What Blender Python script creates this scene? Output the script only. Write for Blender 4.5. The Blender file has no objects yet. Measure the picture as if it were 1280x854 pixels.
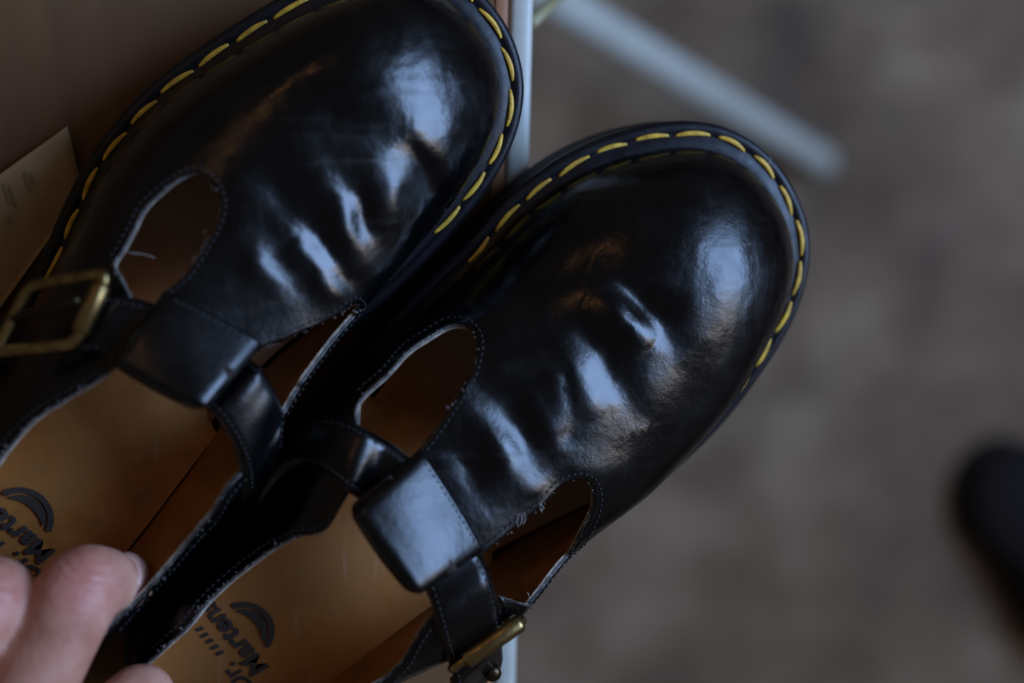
import bpy, bmesh, math, random
import numpy as np
from mathutils import Vector, Matrix
from mathutils.geometry import delaunay_2d_cdt

random.seed(4); rng = np.random.default_rng(4)
sc = bpy.context.scene
COL = sc.collection

# ------------------------------------------------------------------ camera
LENS, FPX = 50.0, 50.0 / 36.0 * 1280
TILT = math.radians(14)
CF = np.array([math.sin(TILT) * .65, -math.sin(TILT) * .76, -math.cos(TILT)]); CF /= np.linalg.norm(CF)
CR = np.cross(CF, [0, 1, 0]); CR /= np.linalg.norm(CR)
CU = np.cross(CR, CF)
CC = np.array([0, 0, .05]) - CF * .456
cam = bpy.data.cameras.new('camera'); camo = bpy.data.objects.new('camera', cam); COL.objects.link(camo)
cam.lens = LENS; cam.sensor_width = 36; cam.clip_start = .01; cam.clip_end = 50
m = Matrix.Identity(4)
for i in range(3):
    m[i][0], m[i][1], m[i][2], m[i][3] = CR[i], CU[i], -CF[i], CC[i]
camo.matrix_world = m
cam.dof.use_dof = True; cam.dof.focus_distance = .452; cam.dof.aperture_fstop = 3.3; cam.dof.aperture_blades = 9
sc.camera = camo

def unp(px, py, z):
    """the point at height z that the photograph shows at (px, py)"""
    d = CF + CR * (px - 640) / FPX - CU * (py - 427) / FPX
    return CC + d * (z - CC[2]) / d[2]
def prj(P):
    d = np.asarray(P) - CC; k = d @ CF
    return np.stack([640 + FPX * (d @ CR) / k, 427 - FPX * (d @ CU) / k], -1)

# ------------------------------------------------------------------ light
w = bpy.data.worlds.new('World'); sc.world = w; w.use_nodes = True
bg = w.node_tree.nodes['Background']; bg.inputs[0].default_value = (1.0, .86, .72, 1); bg.inputs[1].default_value = .056
def area(name, loc, aim, sx, sy, power, col, spread=180):
    l = bpy.data.lights.new(name, 'AREA'); l.shape = 'RECTANGLE'; l.size = sx; l.size_y = sy
    l.energy = power; l.color = col; l.spread = math.radians(spread)
    o = bpy.data.objects.new(name, l); COL.objects.link(o); o.location = loc
    o.rotation_euler = (Vector(aim) - Vector(loc)).to_track_quat('-Z', 'Y').to_euler()
    return o
area('window_light', (1.4, .36, 1.12), (0, 0, .05), 1.05, .82, 33, (.35, .56, 1.0))
area('highlight_halo_light', (1.5, .38, 1.2), (0, 0, .05), 1.8, 1.35, 9, (.44, .64, 1.0))  # larger dim lamp added behind the window lamp to soften the highlight edges
area('warm_side_light', (1.4, -.28, 1.10), (0, 0, .05), .40, .45, 2.0, (1.0, .84, .66))  # warm lamp of unknown source beside the window, for the highlights' warm edge
for i, (p, e, s) in enumerate([((-.75, .75, 1.3), .34, .04), ((-.45, 1.05, 1.3), .22, .035)]):
    area('warm_bulb_light', p, (0, 0, .05), s, s, e, (1.0, .48, .18))
sc.view_settings.view_transform = 'Standard'; sc.view_settings.look = 'None'
sc.view_settings.exposure = .35; sc.view_settings.gamma = 1; sc.view_settings.use_curve_mapping = False
sc.cycles.use_denoising = True
sc.cycles.sample_clamp_indirect = 4

# ------------------------------------------------------------------ materials
def mat(name, base, rough=.5, metal=0, spec=.5, coat=0, coat_r=.1, sheen=0, sss=0):
    m = bpy.data.materials.new(name); m.use_nodes = True
    b = m.node_tree.nodes['Principled BSDF']
    b.inputs['Base Color'].default_value = (*base, 1); b.inputs['Roughness'].default_value = rough
    b.inputs['Metallic'].default_value = metal; b.inputs['Specular IOR Level'].default_value = spec
    b.inputs['Coat Weight'].default_value = coat; b.inputs['Coat Roughness'].default_value = coat_r
    b.inputs['Sheen Weight'].default_value = sheen
    if sss:
        b.inputs['Subsurface Weight'].default_value = sss
        b.inputs['Subsurface Radius'].default_value = (.008, .003, .0015); b.inputs['Subsurface Scale'].default_value = 1
    return m
class NT:
    def __init__(s, m): s.t = m.node_tree; s.n = s.t.nodes; s.b = s.n['Principled BSDF']; s.tc = s.n.new('ShaderNodeTexCoord')
    def lk(s, a, b): s.t.links.new(a, b)
    def noise(s, scale, detail=4, rough=.55, vec=None, dist=0):
        n = s.n.new('ShaderNodeTexNoise'); n.inputs['Scale'].default_value = scale
        n.inputs['Detail'].default_value = detail; n.inputs['Roughness'].default_value = rough; n.inputs['Distortion'].default_value = dist
        s.lk(vec or s.tc.outputs['Object'], n.inputs['Vector']); return n.outputs[0]
    def voro(s, scale, vec=None, feat='DISTANCE_TO_EDGE'):
        n = s.n.new('ShaderNodeTexVoronoi'); n.feature = feat; n.inputs['Scale'].default_value = scale
        s.lk(vec or s.tc.outputs['Object'], n.inputs['Vector']); return n.outputs[0]
    def mapping(s, rot=(0, 0, 0), scl=(1, 1, 1)):
        n = s.n.new('ShaderNodeMapping'); n.inputs['Rotation'].default_value = rot; n.inputs['Scale'].default_value = scl
        s.lk(s.tc.outputs['Object'], n.inputs['Vector']); return n.outputs[0]
    def ramp(s, fac, stops):
        n = s.n.new('ShaderNodeValToRGB'); e = n.color_ramp.elements
        while len(e) < len(stops): e.new(.5)
        for k, (p, c) in enumerate(stops):
            e[k].position = p; e[k].color = (*c, 1) if len(c) == 3 else c
        s.lk(fac, n.inputs[0]); return n.outputs[0]
    def rng(s, fac, a, b, c, d):
        n = s.n.new('ShaderNodeMapRange')
        for k, x in enumerate((a, b, c, d)): n.inputs[k + 1].default_value = x
        s.lk(fac, n.inputs[0]); return n.outputs[0]
    def math(s, op, a, b):
        n = s.n.new('ShaderNodeMath'); n.operation = op
        for k, x in enumerate((a, b)):
            if isinstance(x, (int, float)): n.inputs[k].default_value = x
            else: s.lk(x, n.inputs[k])
        return n.outputs[0]
    def mix(s, fac, a, b):
        n = s.n.new('ShaderNodeMixRGB')
        for k, x in enumerate((fac, a, b)):
            if isinstance(x, (int, float)): n.inputs[k].default_value = x
            elif isinstance(x, tuple): n.inputs[k].default_value = (*x, 1)
            else: s.lk(x, n.inputs[k])
        return n.outputs[0]
    def bump(s, h, strength, dist=.001, prev=None):
        n = s.n.new('ShaderNodeBump'); n.inputs['Strength'].default_value = strength; n.inputs['Distance'].default_value = dist
        s.lk(h, n.inputs['Height'])
        if prev: s.lk(prev, n.inputs['Normal'])
        return n.outputs[0]

def leather_mat(name, rough0=.165, rough1=.32, base=(.0010, .0011, .0015)):
    m = mat(name, base, .2, spec=.42); t = NT(m)
    n1 = t.noise(55, 5, .6)
    n2 = t.noise(420, 3, .6)
    scr = t.noise(190, 3, .5, t.mapping((0, 0, .9), (1, .06, .3)))
    scr2 = t.noise(260, 2, .5, t.mapping((0, 0, -.5), (.05, 1, .3)))
    r = t.math('ADD', t.rng(n1, .3, .7, rough0, rough1), t.rng(scr, .58, .72, 0, .07))
    r = t.math('ADD', r, t.rng(scr2, .60, .74, 0, .08))
    t.lk(r, t.b.inputs['Roughness'])
    por = t.voro(1500, feat='F1')
    b = t.bump(t.noise(75, 4, .65), .22, .0013)
    b = t.bump(n2, .10, .0004, b)
    b = t.bump(por, .05, .0002, b)
    b = t.bump(t.math('ADD', scr, scr2), .05, .0002, b)
    t.lk(b, t.b.inputs['Normal'])
    t.lk(t.mix(t.rng(n1, .45, .75, 0, .5), base, (.003, .003, .0035)), t.b.inputs['Base Color'])
    return m
M = {}
M['leather'] = leather_mat('black_polished_leather')
M['strap'] = leather_mat('black_strap_leather', .21, .36)
M['flesh'] = mat('tan_lining_leather', (.20, .085, .025), .6); t = NT(M['flesh'])
t.lk(t.ramp(t.noise(60, 5), [(.3, (.20, .080, .020)), (.7, (.36, .155, .042))]), t.b.inputs['Base Color'])
t.lk(t.bump(t.noise(600, 3), .25, .0005), t.b.inputs['Normal'])
M['backing'] = mat('dark_suede_backing', (.03, .024, .018), .85); t = NT(M['backing'])
t.lk(t.bump(t.noise(900, 3), .4, .0005), t.b.inputs['Normal'])
M['rim'] = mat('raw_cut_leather_edge', (.2, .17, .14), .8); t = NT(M['rim'])
t.lk(t.ramp(t.noise(330, 5, .7), [(.30, (.12, .10, .075)), (.5, (.32, .26, .19)), (.68, (.55, .48, .39))]), t.b.inputs['Base Color'])
t.lk(t.bump(t.noise(1200, 3), .6, .0006), t.b.inputs['Normal'])
M['edgeblack'] = mat('black_painted_edge', (.02, .02, .02), .7); t = NT(M['edgeblack'])
t.lk(t.ramp(t.noise(420, 5, .7), [(.40, (.016, .016, .017)), (.56, (.07, .065, .06)), (.72, (.26, .24, .21))]), t.b.inputs['Base Color'])
t.lk(t.bump(t.noise(1200, 3), .5, .0006), t.b.inputs['Normal'])
M['insole'] = mat('worn_tan_insole', (.3, .14, .04), .55); t = NT(M['insole'])
n = t.noise(28, 6, .65)
c = t.ramp(n, [(.28, (.23, .080, .013)), (.5, (.37, .138, .025)), (.72, (.48, .195, .044))])
c = t.mix(t.rng(t.noise(14, 5, .6), .48, .66, 0, .65), c, (.20, .080, .018))
c = t.mix(t.rng(t.noise(130, 4, .6), .56, .72, 0, .5), c, (.22, .105, .034))
c = t.mix(t.rng(t.noise(240, 2, .5, t.mapping((0, 0, .5), (1, .08, 1))), .64, .72, 0, .35), c, (.42, .27, .14))
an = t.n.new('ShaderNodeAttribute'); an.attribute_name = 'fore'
c = t.mix(t.math('MULTIPLY', an.outputs['Fac'], .9), c, (.42, .31, .235))  # greyer forefoot, with missing light painted into its paler colour
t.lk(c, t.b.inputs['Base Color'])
t.lk(t.bump(t.noise(500, 4), .2, .0004, t.bump(t.noise(60, 3), .3, .001)), t.b.inputs['Normal'])
t.lk(t.rng(n, .3, .7, .42, .62), t.b.inputs['Roughness'])
M['ink'] = mat('black_stamp_ink', (.034, .024, .017), .8)
M['rubber'] = mat('black_rubber_sole', (.008, .008, .009), .45); t = NT(M['rubber'])
t.lk(t.bump(t.noise(300, 4), .2, .0006), t.b.inputs['Normal'])
M['welt'] = mat('black_welt', (.006, .006, .008), .4, spec=.3); t = NT(M['welt'])
t.lk(t.rng(t.noise(120, 5, .6), .3, .7, .34, .52), t.b.inputs['Roughness'])
t.lk(t.bump(t.noise(260, 4), .22, .0006), t.b.inputs['Normal'])
M['yellow'] = mat('yellow_waxed_thread', (.55, .34, .03), .5); t = NT(M['yellow'])
t.lk(t.ramp(t.noise(260, 4), [(.28, (.36, .20, .02)), (.6, (.76, .46, .045))]), t.b.inputs['Base Color'])
wv = t.n.new('ShaderNodeTexWave'); wv.inputs['Scale'].default_value = 420; wv.bands_direction = 'DIAGONAL'
t.lk(t.tc.outputs['Object'], wv.inputs['Vector']); t.lk(t.bump(wv.outputs[1], .15, .0002), t.b.inputs['Normal'])
M['thread'] = mat('black_thread', (.015, .015, .017), .55)
M['fibre'] = mat('pale_loose_fibre', (.45, .42, .38), .8)
M['brass'] = mat('aged_brass', (.44, .31, .11), .3, metal=1); t = NT(M['brass'])
n = t.noise(170, 5, .65)
t.lk(t.ramp(n, [(.25, (.09, .064, .025)), (.45, (.27, .195, .078)), (.75, (.54, .42, .20))]), t.b.inputs['Base Color'])
t.lk(t.rng(n, .3, .7, .42, .2), t.b.inputs['Roughness'])
t.lk(t.bump(t.noise(700, 4), .2, .0003), t.b.inputs['Normal'])
M['darkbrass'] = mat('blackened_brass', (.05, .036, .02), .35, metal=.9)

# ------------------------------------------------------------------ helpers
def mesh_obj(name, verts, faces, mats, parent=None, fmat=None, smooth=True):
    me = bpy.data.meshes.new(name); me.from_pydata([tuple(map(float, v)) for v in verts], [], [tuple(map(int, f)) for f in faces])
    for mm in (mats if isinstance(mats, (list, tuple)) else [mats]): me.materials.append(mm)
    if fmat is not None: me.polygons.foreach_set('material_index', np.asarray(fmat, dtype=np.int32))
    me.polygons.foreach_set('use_smooth', [smooth] * len(me.polygons)); me.update()
    o = bpy.data.objects.new(name, me); COL.objects.link(o)
    if parent: o.parent = parent; o.matrix_parent_inverse = parent.matrix_basis.inverted()
    return o
def bm_obj(name, bm, mats, parent=None, smooth=True):
    bmesh.ops.recalc_face_normals(bm, faces=bm.faces[:])
    me = bpy.data.meshes.new(name); bm.to_mesh(me); bm.free()
    for mm in (mats if isinstance(mats, (list, tuple)) else [mats]): me.materials.append(mm)
    me.polygons.foreach_set('use_smooth', [smooth] * len(me.polygons))
    o = bpy.data.objects.new(name, me); COL.objects.link(o)
    if parent: o.parent = parent; o.matrix_parent_inverse = parent.matrix_basis.inverted()
    return o
def thing(name, loc, label, cat, group=None):
    o = bpy.data.objects.new(name, None); COL.objects.link(o); o.location = tuple(map(float, loc))
    o.empty_display_size = .02
    o['label'] = label; o['category'] = cat
    if group: o['group'] = group
    return o
def nrm(a): return a / np.maximum(np.linalg.norm(a, axis=-1, keepdims=True), 1e-12)
def resample(P, n):
    P = np.asarray(P, float); s = np.r_[0, np.cumsum(np.linalg.norm(np.diff(P, axis=0), axis=1))]
    q = np.linspace(0, s[-1], n); return np.stack([np.interp(q, s, P[:, k]) for k in range(P.shape[1])], 1)
def catmull(P, per=8, closed=False):
    P = np.asarray(P, float); n = len(P); out = []
    for i in range(n if closed else n - 1):
        if closed: p0, p1, p2, p3 = P[i - 1], P[i], P[(i + 1) % n], P[(i + 2) % n]
        else: p0, p1, p2, p3 = P[max(i - 1, 0)], P[i], P[i + 1], P[min(i + 2, n - 1)]
        for k in range(per):
            x = k / per
            out.append(.5 * (2 * p1 + (p2 - p0) * x + (2 * p0 - 5 * p1 + 4 * p2 - p3) * x * x + (3 * p1 - p0 - 3 * p2 + p3) * x ** 3))
    if not closed: out.append(P[-1])
    return np.array(out)
def pchip(x, y, q):
    x = np.asarray(x, float); y = np.asarray(y, float); h = np.diff(x); d = np.diff(y) / h; m = np.zeros_like(y)
    for i in range(1, len(x) - 1):
        if d[i - 1] * d[i] > 0:
            w1 = 2 * h[i] + h[i - 1]; w2 = h[i] + 2 * h[i - 1]; m[i] = (w1 + w2) / (w1 / d[i - 1] + w2 / d[i])
    m[0], m[-1] = d[0], d[-1]
    i = np.clip(np.searchsorted(x, q) - 1, 0, len(x) - 2); s = (q - x[i]) / h[i]
    return ((1 + 2 * s) * (1 - s) ** 2 * y[i] + s * (1 - s) ** 2 * h[i] * m[i] + s * s * (3 - 2 * s) * y[i + 1] + s * s * (s - 1) * h[i] * m[i + 1])
def smooth1(a, k):
    ker = np.hanning(2 * k + 3); ker /= ker.sum()
    return np.convolve(np.pad(a, k + 1, mode='reflect', reflect_type='odd'), ker, 'valid')
def inpoly(pts, poly):
    x, y = pts[:, 0], pts[:, 1]; ins = np.zeros(len(pts), bool); j = len(poly) - 1
    for i in range(len(poly)):
        xi, yi = poly[i]; xj, yj = poly[j]
        if yi != yj:
            ins ^= ((yi > y) != (yj > y)) & (x < (xj - xi) * (y - yi) / (yj - yi) + xi)
        j = i
    return ins
def dist_poly(pts, poly, closed=True):
    """distance to a polyline and the arc fraction of the nearest point"""
    poly = np.asarray(poly, float); Q = np.vstack([poly, poly[:1]]) if closed else poly
    best = np.full(len(pts), 1e9); frac = np.zeros(len(pts))
    L = np.r_[0, np.cumsum(np.linalg.norm(np.diff(Q, axis=0), axis=1))]
    for i in range(len(Q) - 1):
        d = Q[i + 1] - Q[i]; l2 = max(d @ d, 1e-18)
        tt = np.clip(((pts - Q[i]) @ d) / l2, 0, 1)
        dd = np.linalg.norm(pts - (Q[i] + tt[:, None] * d), axis=1)
        b = dd < best; best[b] = dd[b]; frac[b] = (L[i] + tt[b] * (L[i + 1] - L[i])) / max(L[-1], 1e-12)
    return best, frac

def tube(bm, path, rad, seg=10, cap=True, flat=None):
    """round tube along a polyline; rad is a number or one per point"""
    path = np.asarray(path, float); n = len(path); rad = np.full(n, rad) if np.isscalar(rad) else np.asarray(rad)
    T = nrm(np.gradient(path, axis=0)); a = np.array([0, 0, 1.]) if abs(T[0][2]) < .9 else np.array([1., 0, 0])
    rings = []; N = nrm(np.cross(T[0], a))
    for i in range(n):
        N = nrm(N - T[i] * (N @ T[i])); B = np.cross(T[i], N)
        rings.append([bm.verts.new(path[i] + rad[i] * (N * math.cos(2 * math.pi * k / seg) + B * math.sin(2 * math.pi * k / seg))) for k in range(seg)])
    for i in range(n - 1):
        for k in range(seg):
            bm.faces.new((rings[i][k], rings[i][(k + 1) % seg], rings[i + 1][(k + 1) % seg], rings[i + 1][k]))
    if cap: bm.faces.new(rings[0][::-1]); bm.faces.new(rings[-1])
def roundcaps(a, b, r, n=4):
    """path and radii of a bar with rounded ends"""
    a, b = np.asarray(a, float), np.asarray(b, float); d = nrm(b - a); P, R = [], []
    for k in range(n + 1):
        x = math.pi / 2 * k / n; P.append(a + d * r * (1 - math.cos(x)) * .6); R.append(max(r * math.sin(x), r * .08))
    for k in range(n, -1, -1):
        x = math.pi / 2 * k / n; P.append(b - d * r * (1 - math.cos(x)) * .6); R.append(max(r * math.sin(x), r * .08))
    return P, R

# one stitch, copied along seams
def stitch_verts(length, rad, bow=0., seg=6, n=6, ex=.45):
    V = []
    for i in range(n + 1):
        x = i / n; r = rad * (math.sin(math.pi * min(max(x, .04), .96))) ** ex
        for k in range(seg):
            a = 2 * math.pi * k / seg
            V.append(((x - .5) * length, r * math.cos(a) + bow * (1 - (2 * x - 1) ** 2), r * .75 * math.sin(a) + rad * .45 * math.sin(math.pi * x) - rad * .2))
    Fc = [(i * seg + k, i * seg + (k + 1) % seg, (i + 1) * seg + (k + 1) % seg, (i + 1) * seg + k) for i in range(n) for k in range(seg)]
    Fc += [tuple(range(seg))[::-1], tuple(n * seg + k for k in range(seg))]
    return np.array(V), Fc
def seam(name, P, N, parent, length=.0015, pitch=.0021, rad=.00028, material=None):
    """a row of fine stitches along P with surface normals N, one part"""
    P = np.asarray(P); s = np.r_[0, np.cumsum(np.linalg.norm(np.diff(P, axis=0), axis=1))]
    V0, F0 = stitch_verts(length, rad, seg=5, n=4); V, Fc = [], []
    for q in np.arange(pitch, s[-1] - pitch * .5, pitch):
        p = np.array([np.interp(q, s, P[:, k]) for k in range(3)]); p2 = np.array([np.interp(q + pitch * .3, s, P[:, k]) for k in range(3)])
        nn = nrm(np.array([np.interp(q, s, N[:, k]) for k in range(3)])); tt = nrm(p2 - p); bb = np.cross(nn, tt)
        a = random.uniform(-.16, .16); tt2 = tt * math.cos(a) + bb * math.sin(a); bb2 = np.cross(nn, tt2)
        k0 = len(V) and sum(len(x) for x in V)
        V.append(p + V0[:, :1] * tt2 + V0[:, 1:2] * bb2 + V0[:, 2:] * nn); Fc += [tuple(i + k0 for i in f) for f in F0]
    if not V: return None
    o = mesh_obj(name, np.vstack(V), Fc, material or M['thread'], parent); o['kind'] = 'stuff'; return o

def ribbon(name, A, B, mats, parent, th=.0024, crown=.0006, n=48, m=10, flip=False):
    """leather strip between two edge curves (3-D), with thickness and rounded edges"""
    A = resample(catmull(A, 8), n); B = resample(catmull(B, 8), n); V = np.zeros((n, m + 1, 3)); NN = np.zeros((n, m + 1, 3))
    for j in range(m + 1):
        V[:, j] = A + (B - A) * (j / m)
    T = np.gradient(V, axis=0); X = np.gradient(V, axis=1); NN = nrm(np.cross(T, X)); flip = NN[:n // 3, :, 2].mean() < 0; NN = NN * (-1 if flip else 1)
    ws = np.linspace(0, 1, m + 1); e = np.minimum(ws, 1 - ws)
    off = crown * (1 - (2 * ws - 1) ** 2) - .55 * th * np.clip(1 - e / .10, 0, 1) ** 2
    top = V + NN * off[None, :, None]; bot = V - NN * (th - crown * (1 - (2 * ws - 1) ** 2))[None, :, None]
    vs = np.vstack([top.reshape(-1, 3), bot.reshape(-1, 3)]); k = n * (m + 1); Fc, fm = [], []
    I = lambda i, j: i * (m + 1) + j
    for i in range(n - 1):
        for j in range(m):
            Fc.append((I(i, j), I(i + 1, j), I(i + 1, j + 1), I(i, j + 1))); fm.append(0)
            Fc.append((k + I(i, j), k + I(i, j + 1), k + I(i + 1, j + 1), k + I(i + 1, j))); fm.append(1)
        Fc.append((I(i, 0), k + I(i, 0), k + I(i + 1, 0), I(i + 1, 0))); fm.append(2)
        Fc.append((I(i, m), I(i + 1, m), k + I(i + 1, m), k + I(i, m))); fm.append(2)
    for j in range(m):
        Fc.append((I(0, j), I(0, j + 1), k + I(0, j + 1), k + I(0, j))); fm.append(2)
        Fc.append((I(n - 1, j), k + I(n - 1, j), k + I(n - 1, j + 1), I(n - 1, j + 1))); fm.append(2)
    if flip: Fc = [f[::-1] for f in Fc]
    o = mesh_obj(name, vs, Fc, mats, parent, fm)
    return o, top, NN

# ------------------------------------------------------------------ shoe
class Shoe:
    ZW = .030                                # height of the welt's top
    def __init__(s, toe_px, ang, shift, outline, feats, hs=1.0, skew=0.0, tskew=0.0, med=1, ps=.84, fl=((0, 0), (1, 0)), fr=((0, 0), (1, 0))):
        s.toe = unp(*toe_px, .028)[:2]; a = math.radians(ang)
        s.a = np.array([math.cos(a), math.sin(a)]); s.n = np.array([-s.a[1], s.a[0]]); s.toe = s.toe + s.n * shift[1] + s.a * shift[0]
        s.fl, s.fr = np.array(fl) * .01, np.array(fr) * .01; s.ps = ps; s.tskew = tskew; s.feats = feats; s.hs = hs; s.skew = skew
        o = np.array(outline) * .01; LO = .28
        uo = 2 / math.pi * np.arcsin(np.sqrt(np.clip(-o[:, 0] / LO, 0, 1)))
        q = np.linspace(0, 1, 400); yl = smooth1(pchip(uo, o[:, 1], q), 12); yr = smooth1(pchip(uo, o[:, 2], q), 12)
        tip = .5 * (yl[0] + yr[0]); yl[0] = yr[0] = tip; hl = .5 * (yl[-1] + yr[-1]); yl[-1] = yr[-1] = hl
        xq = -LO * np.sin(math.pi * q / 2) ** 2
        P = np.vstack([np.stack([xq, yl], 1), np.stack([xq, yr], 1)[::-1][1:-1]])       # toe > left side > heel > right side
        P = resample(np.vstack([P, P[:1]]), 361)[:-1]; s.out = P
        s.med = med
    def inset(s, d):
        """outline moved inward by d (number or function of x)"""
        P = s.out; T = nrm(np.roll(P, -1, 0) - np.roll(P, 1, 0)); Nn = np.stack([-T[:, 1], T[:, 0]], 1)
        c = P.mean(0); Nn *= np.sign(((c - P) * Nn).sum(1).mean())
        dd = d(P[:, 0]) if callable(d) else d
        return P + Nn * (np.asarray(dd)[:, None] if np.ndim(dd) else dd)
    def world2(s, P): return s.toe + P[:, :1] * s.a + P[:, 1:2] * s.n
    def setup(s, prof, ins):
        I = s.inset(ins); it = int(np.argmax(I[:, 0])); ih = int(np.argmin(I[:, 0])); n = len(I)
        s.xe, s.xh = I[it, 0], I[ih, 0]; s.L = s.xe - s.xh
        idx = [(it + k) % n for k in range((ih - it) % n + 1)]; idx2 = [(it - k) % n for k in range((it - ih) % n + 1)]
        A, B = I[idx], I[idx2]
        if A[len(A) // 2, 1] < B[len(B) // 2, 1]: A, B = B, A
        U = lambda x: 2 / math.pi * np.arcsin(np.sqrt(np.clip((s.xe - x) / s.L, 0, 1)))
        s.uq = np.linspace(0, 1, 1500)
        def tab(Q):
            u = np.maximum.accumulate(U(Q[:, 0]) + np.arange(len(Q)) * 1e-9); return smooth1(np.interp(s.uq, u, Q[:, 1]), 25)
        s.yl, s.yr = tab(A), tab(B)
        mid = .5 * (s.yl[0] + s.yr[0]); s.yl[0] = s.yr[0] = mid
        x = s.xe - s.L * np.sin(math.pi * s.uq / 2) ** 2; d = s.xe - x
        pr = np.array(prof) * .01; H = smooth1(np.interp(d, pr[:, 0], pr[:, 1]), 60)
        a = .050; g = np.where(d < a, (1 - (1 - np.clip(d / a, 0, 1)) ** 2.5) ** .5, 1)
        s.H = H * g * s.hs
        s.qfl, s.qfr = (smooth1(np.interp(d, q[:, 0], q[:, 1]), 60) for q in (s.fl, s.fr))
        # lookup grid
        u, v = np.meshgrid(np.linspace(.002, .985, 420), np.linspace(.01, .99, 260), indexing='ij')
        s.gu, s.gv = u.ravel(), v.ravel(); P = s.base(s.gu, s.gv); s.gp = prj(P); s.gz = P[:, 2]
        N = s.normal(s.gu, s.gv, s.base); s.vis = ((CC - P) * N).sum(1) > 0
    def base(s, u, v):
        u = np.clip(u, 0, 1); x = s.xe - s.L * np.sin(math.pi * u / 2) ** 2
        l, r, H = (np.interp(u, s.uq, q) for q in (s.yl, s.yr, s.H)); th = math.pi * np.clip(v, 0, 1)
        c, sn = np.cos(th), np.sin(th); ps = s.ps + (.9 - s.ps) * np.clip((u - .35) * 5, 0, 1)
        y = .5 * (l + r) + .5 * (l - r) * c * (1 + .012 * np.sin(2 * th) ** 2 * np.clip(1 - (u - .45) * 4, 0, 1)) + sn ** 2 * np.interp(u, (0, .12, .33, .55, 1), (0, s.tskew, s.tskew * .8, s.skew, s.skew))
        f_ = np.sin(2 * th) ** 2 * (.35 + .65 * sn ** 2) * 1.3; y = y + f_ * np.where(c > 0, np.interp(u, s.uq, s.qfl), -np.interp(u, s.uq, s.qfr))
        z = s.ZW - .001 + H * np.maximum(sn, 1e-6) ** ps
        xy = s.toe + x[:, None] * s.a + y[:, None] * s.n
        return np.column_stack([xy, z])
    def normal(s, u, v, fn, e=.003):
        u0, u1 = np.clip(u - e, 0.0005, 1), np.clip(u + e, 0, .9995); v0, v1 = np.clip(v - e, .0, 1), np.clip(v + e, 0, 1.)
        du = fn(u1, v) - fn(u0, v); dv = fn(np.maximum(u, .002), v1) - fn(np.maximum(u, .002), v0)
        return nrm(np.cross(du, dv))
    def surf(s, u, v):
        P = s.base(u, v)
        if not s.feats: return P
        N = s.normal(u, v, s.base); p0 = prj(P); d = np.zeros(len(u))
        X, Y = p0[:, 0] / 24, p0[:, 1] / 24
        p = p0 + 3.4 * np.stack([np.sin(1.1 * Y + 1.3 * np.sin(.7 * X)) + .5 * np.sin(2.3 * Y + X), np.sin(1.2 * X + 1.1 * np.sin(.9 * Y + 1)) + .5 * np.sin(2.1 * X - 1.4 * Y)], 1)
        mod = 1 + .30 * np.sin(.8 * X + 1.1 * Y + 1.5 * np.sin(.5 * Y))
        ok = ((CC - P) * N).sum(1) > 0
        for (line, amp, sig) in s.feats:
            ln = catmull(line, 5) if len(line) > 2 else np.array(line, float)
            dd, fr = dist_poly(p, ln, False); sig = sig * 1.12; d += .78 * amp * np.exp(-(dd / sig) ** 2) * np.clip(np.sin(math.pi * np.clip(fr, .02, .98)), 0, 1) ** .6 * np.clip(1.5 - dd / (sig * 3), 0, 1)
        d *= ok * mod
        a_, b_ = u * 30, v * 16
        d += .000055 * (np.sin(a_ * 3.1 + 1.7 * np.sin(b_ * 1.3)) * np.sin(b_ * 2.3 + 1.1 * np.sin(a_ * 1.7 + 2)) + .6 * np.sin(a_ * 5.3 + 2.1 * np.sin(b_ * 2.1 + 1)) * np.sin(b_ * 4.7 + 1.9 * np.sin(a_ * 2.9))) * np.clip(u * 6, 0, 1)
        return P + N * d[:, None]
    def nsurf(s, u, v): return s.normal(u, v, s.surf)
    def inv(s, pts):
        """(u, v) of the surface points that face the lens at these picture points"""
        out = []
        for (px, py) in pts:
            d = np.hypot(s.gp[:, 0] - px, s.gp[:, 1] - py) + np.where(s.vis, 0, 1e4); k = int(np.argmin(d)); near = np.nonzero(d < 3.0)[0]
            if len(near): k = int(near[np.argmax(s.gz[near] - d[near] * .0004)])
            u, v = s.gu[k], s.gv[k]
            for _ in range(4):
                e = 1e-3; q = prj(s.base(np.array([u, u + e, u]), np.array([v, v, v + e])))
                J = np.array([(q[1] - q[0]) / e, (q[2] - q[0]) / e]).T
                try: st = np.linalg.solve(J, np.array([px, py]) - q[0])
                except Exception: break
                if np.linalg.norm(st) > .03: break
                u, v = float(np.clip(u + st[0], .002, .998)), float(np.clip(v + st[1], .0, 1.))
            out.append((u, v))
        return np.array(out)
    def at(s, px, py, off=0.):
        uv = s.inv([(px, py)]); return (s.surf(uv[:, 0], uv[:, 1]) + s.nsurf(uv[:, 0], uv[:, 1]) * off)[0]
    def atz(s, px, py, dz=0.):
        """point on the pixel ray, dz above the surface there"""
        return unp(px, py, s.at(px, py)[2] + dz)

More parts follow.
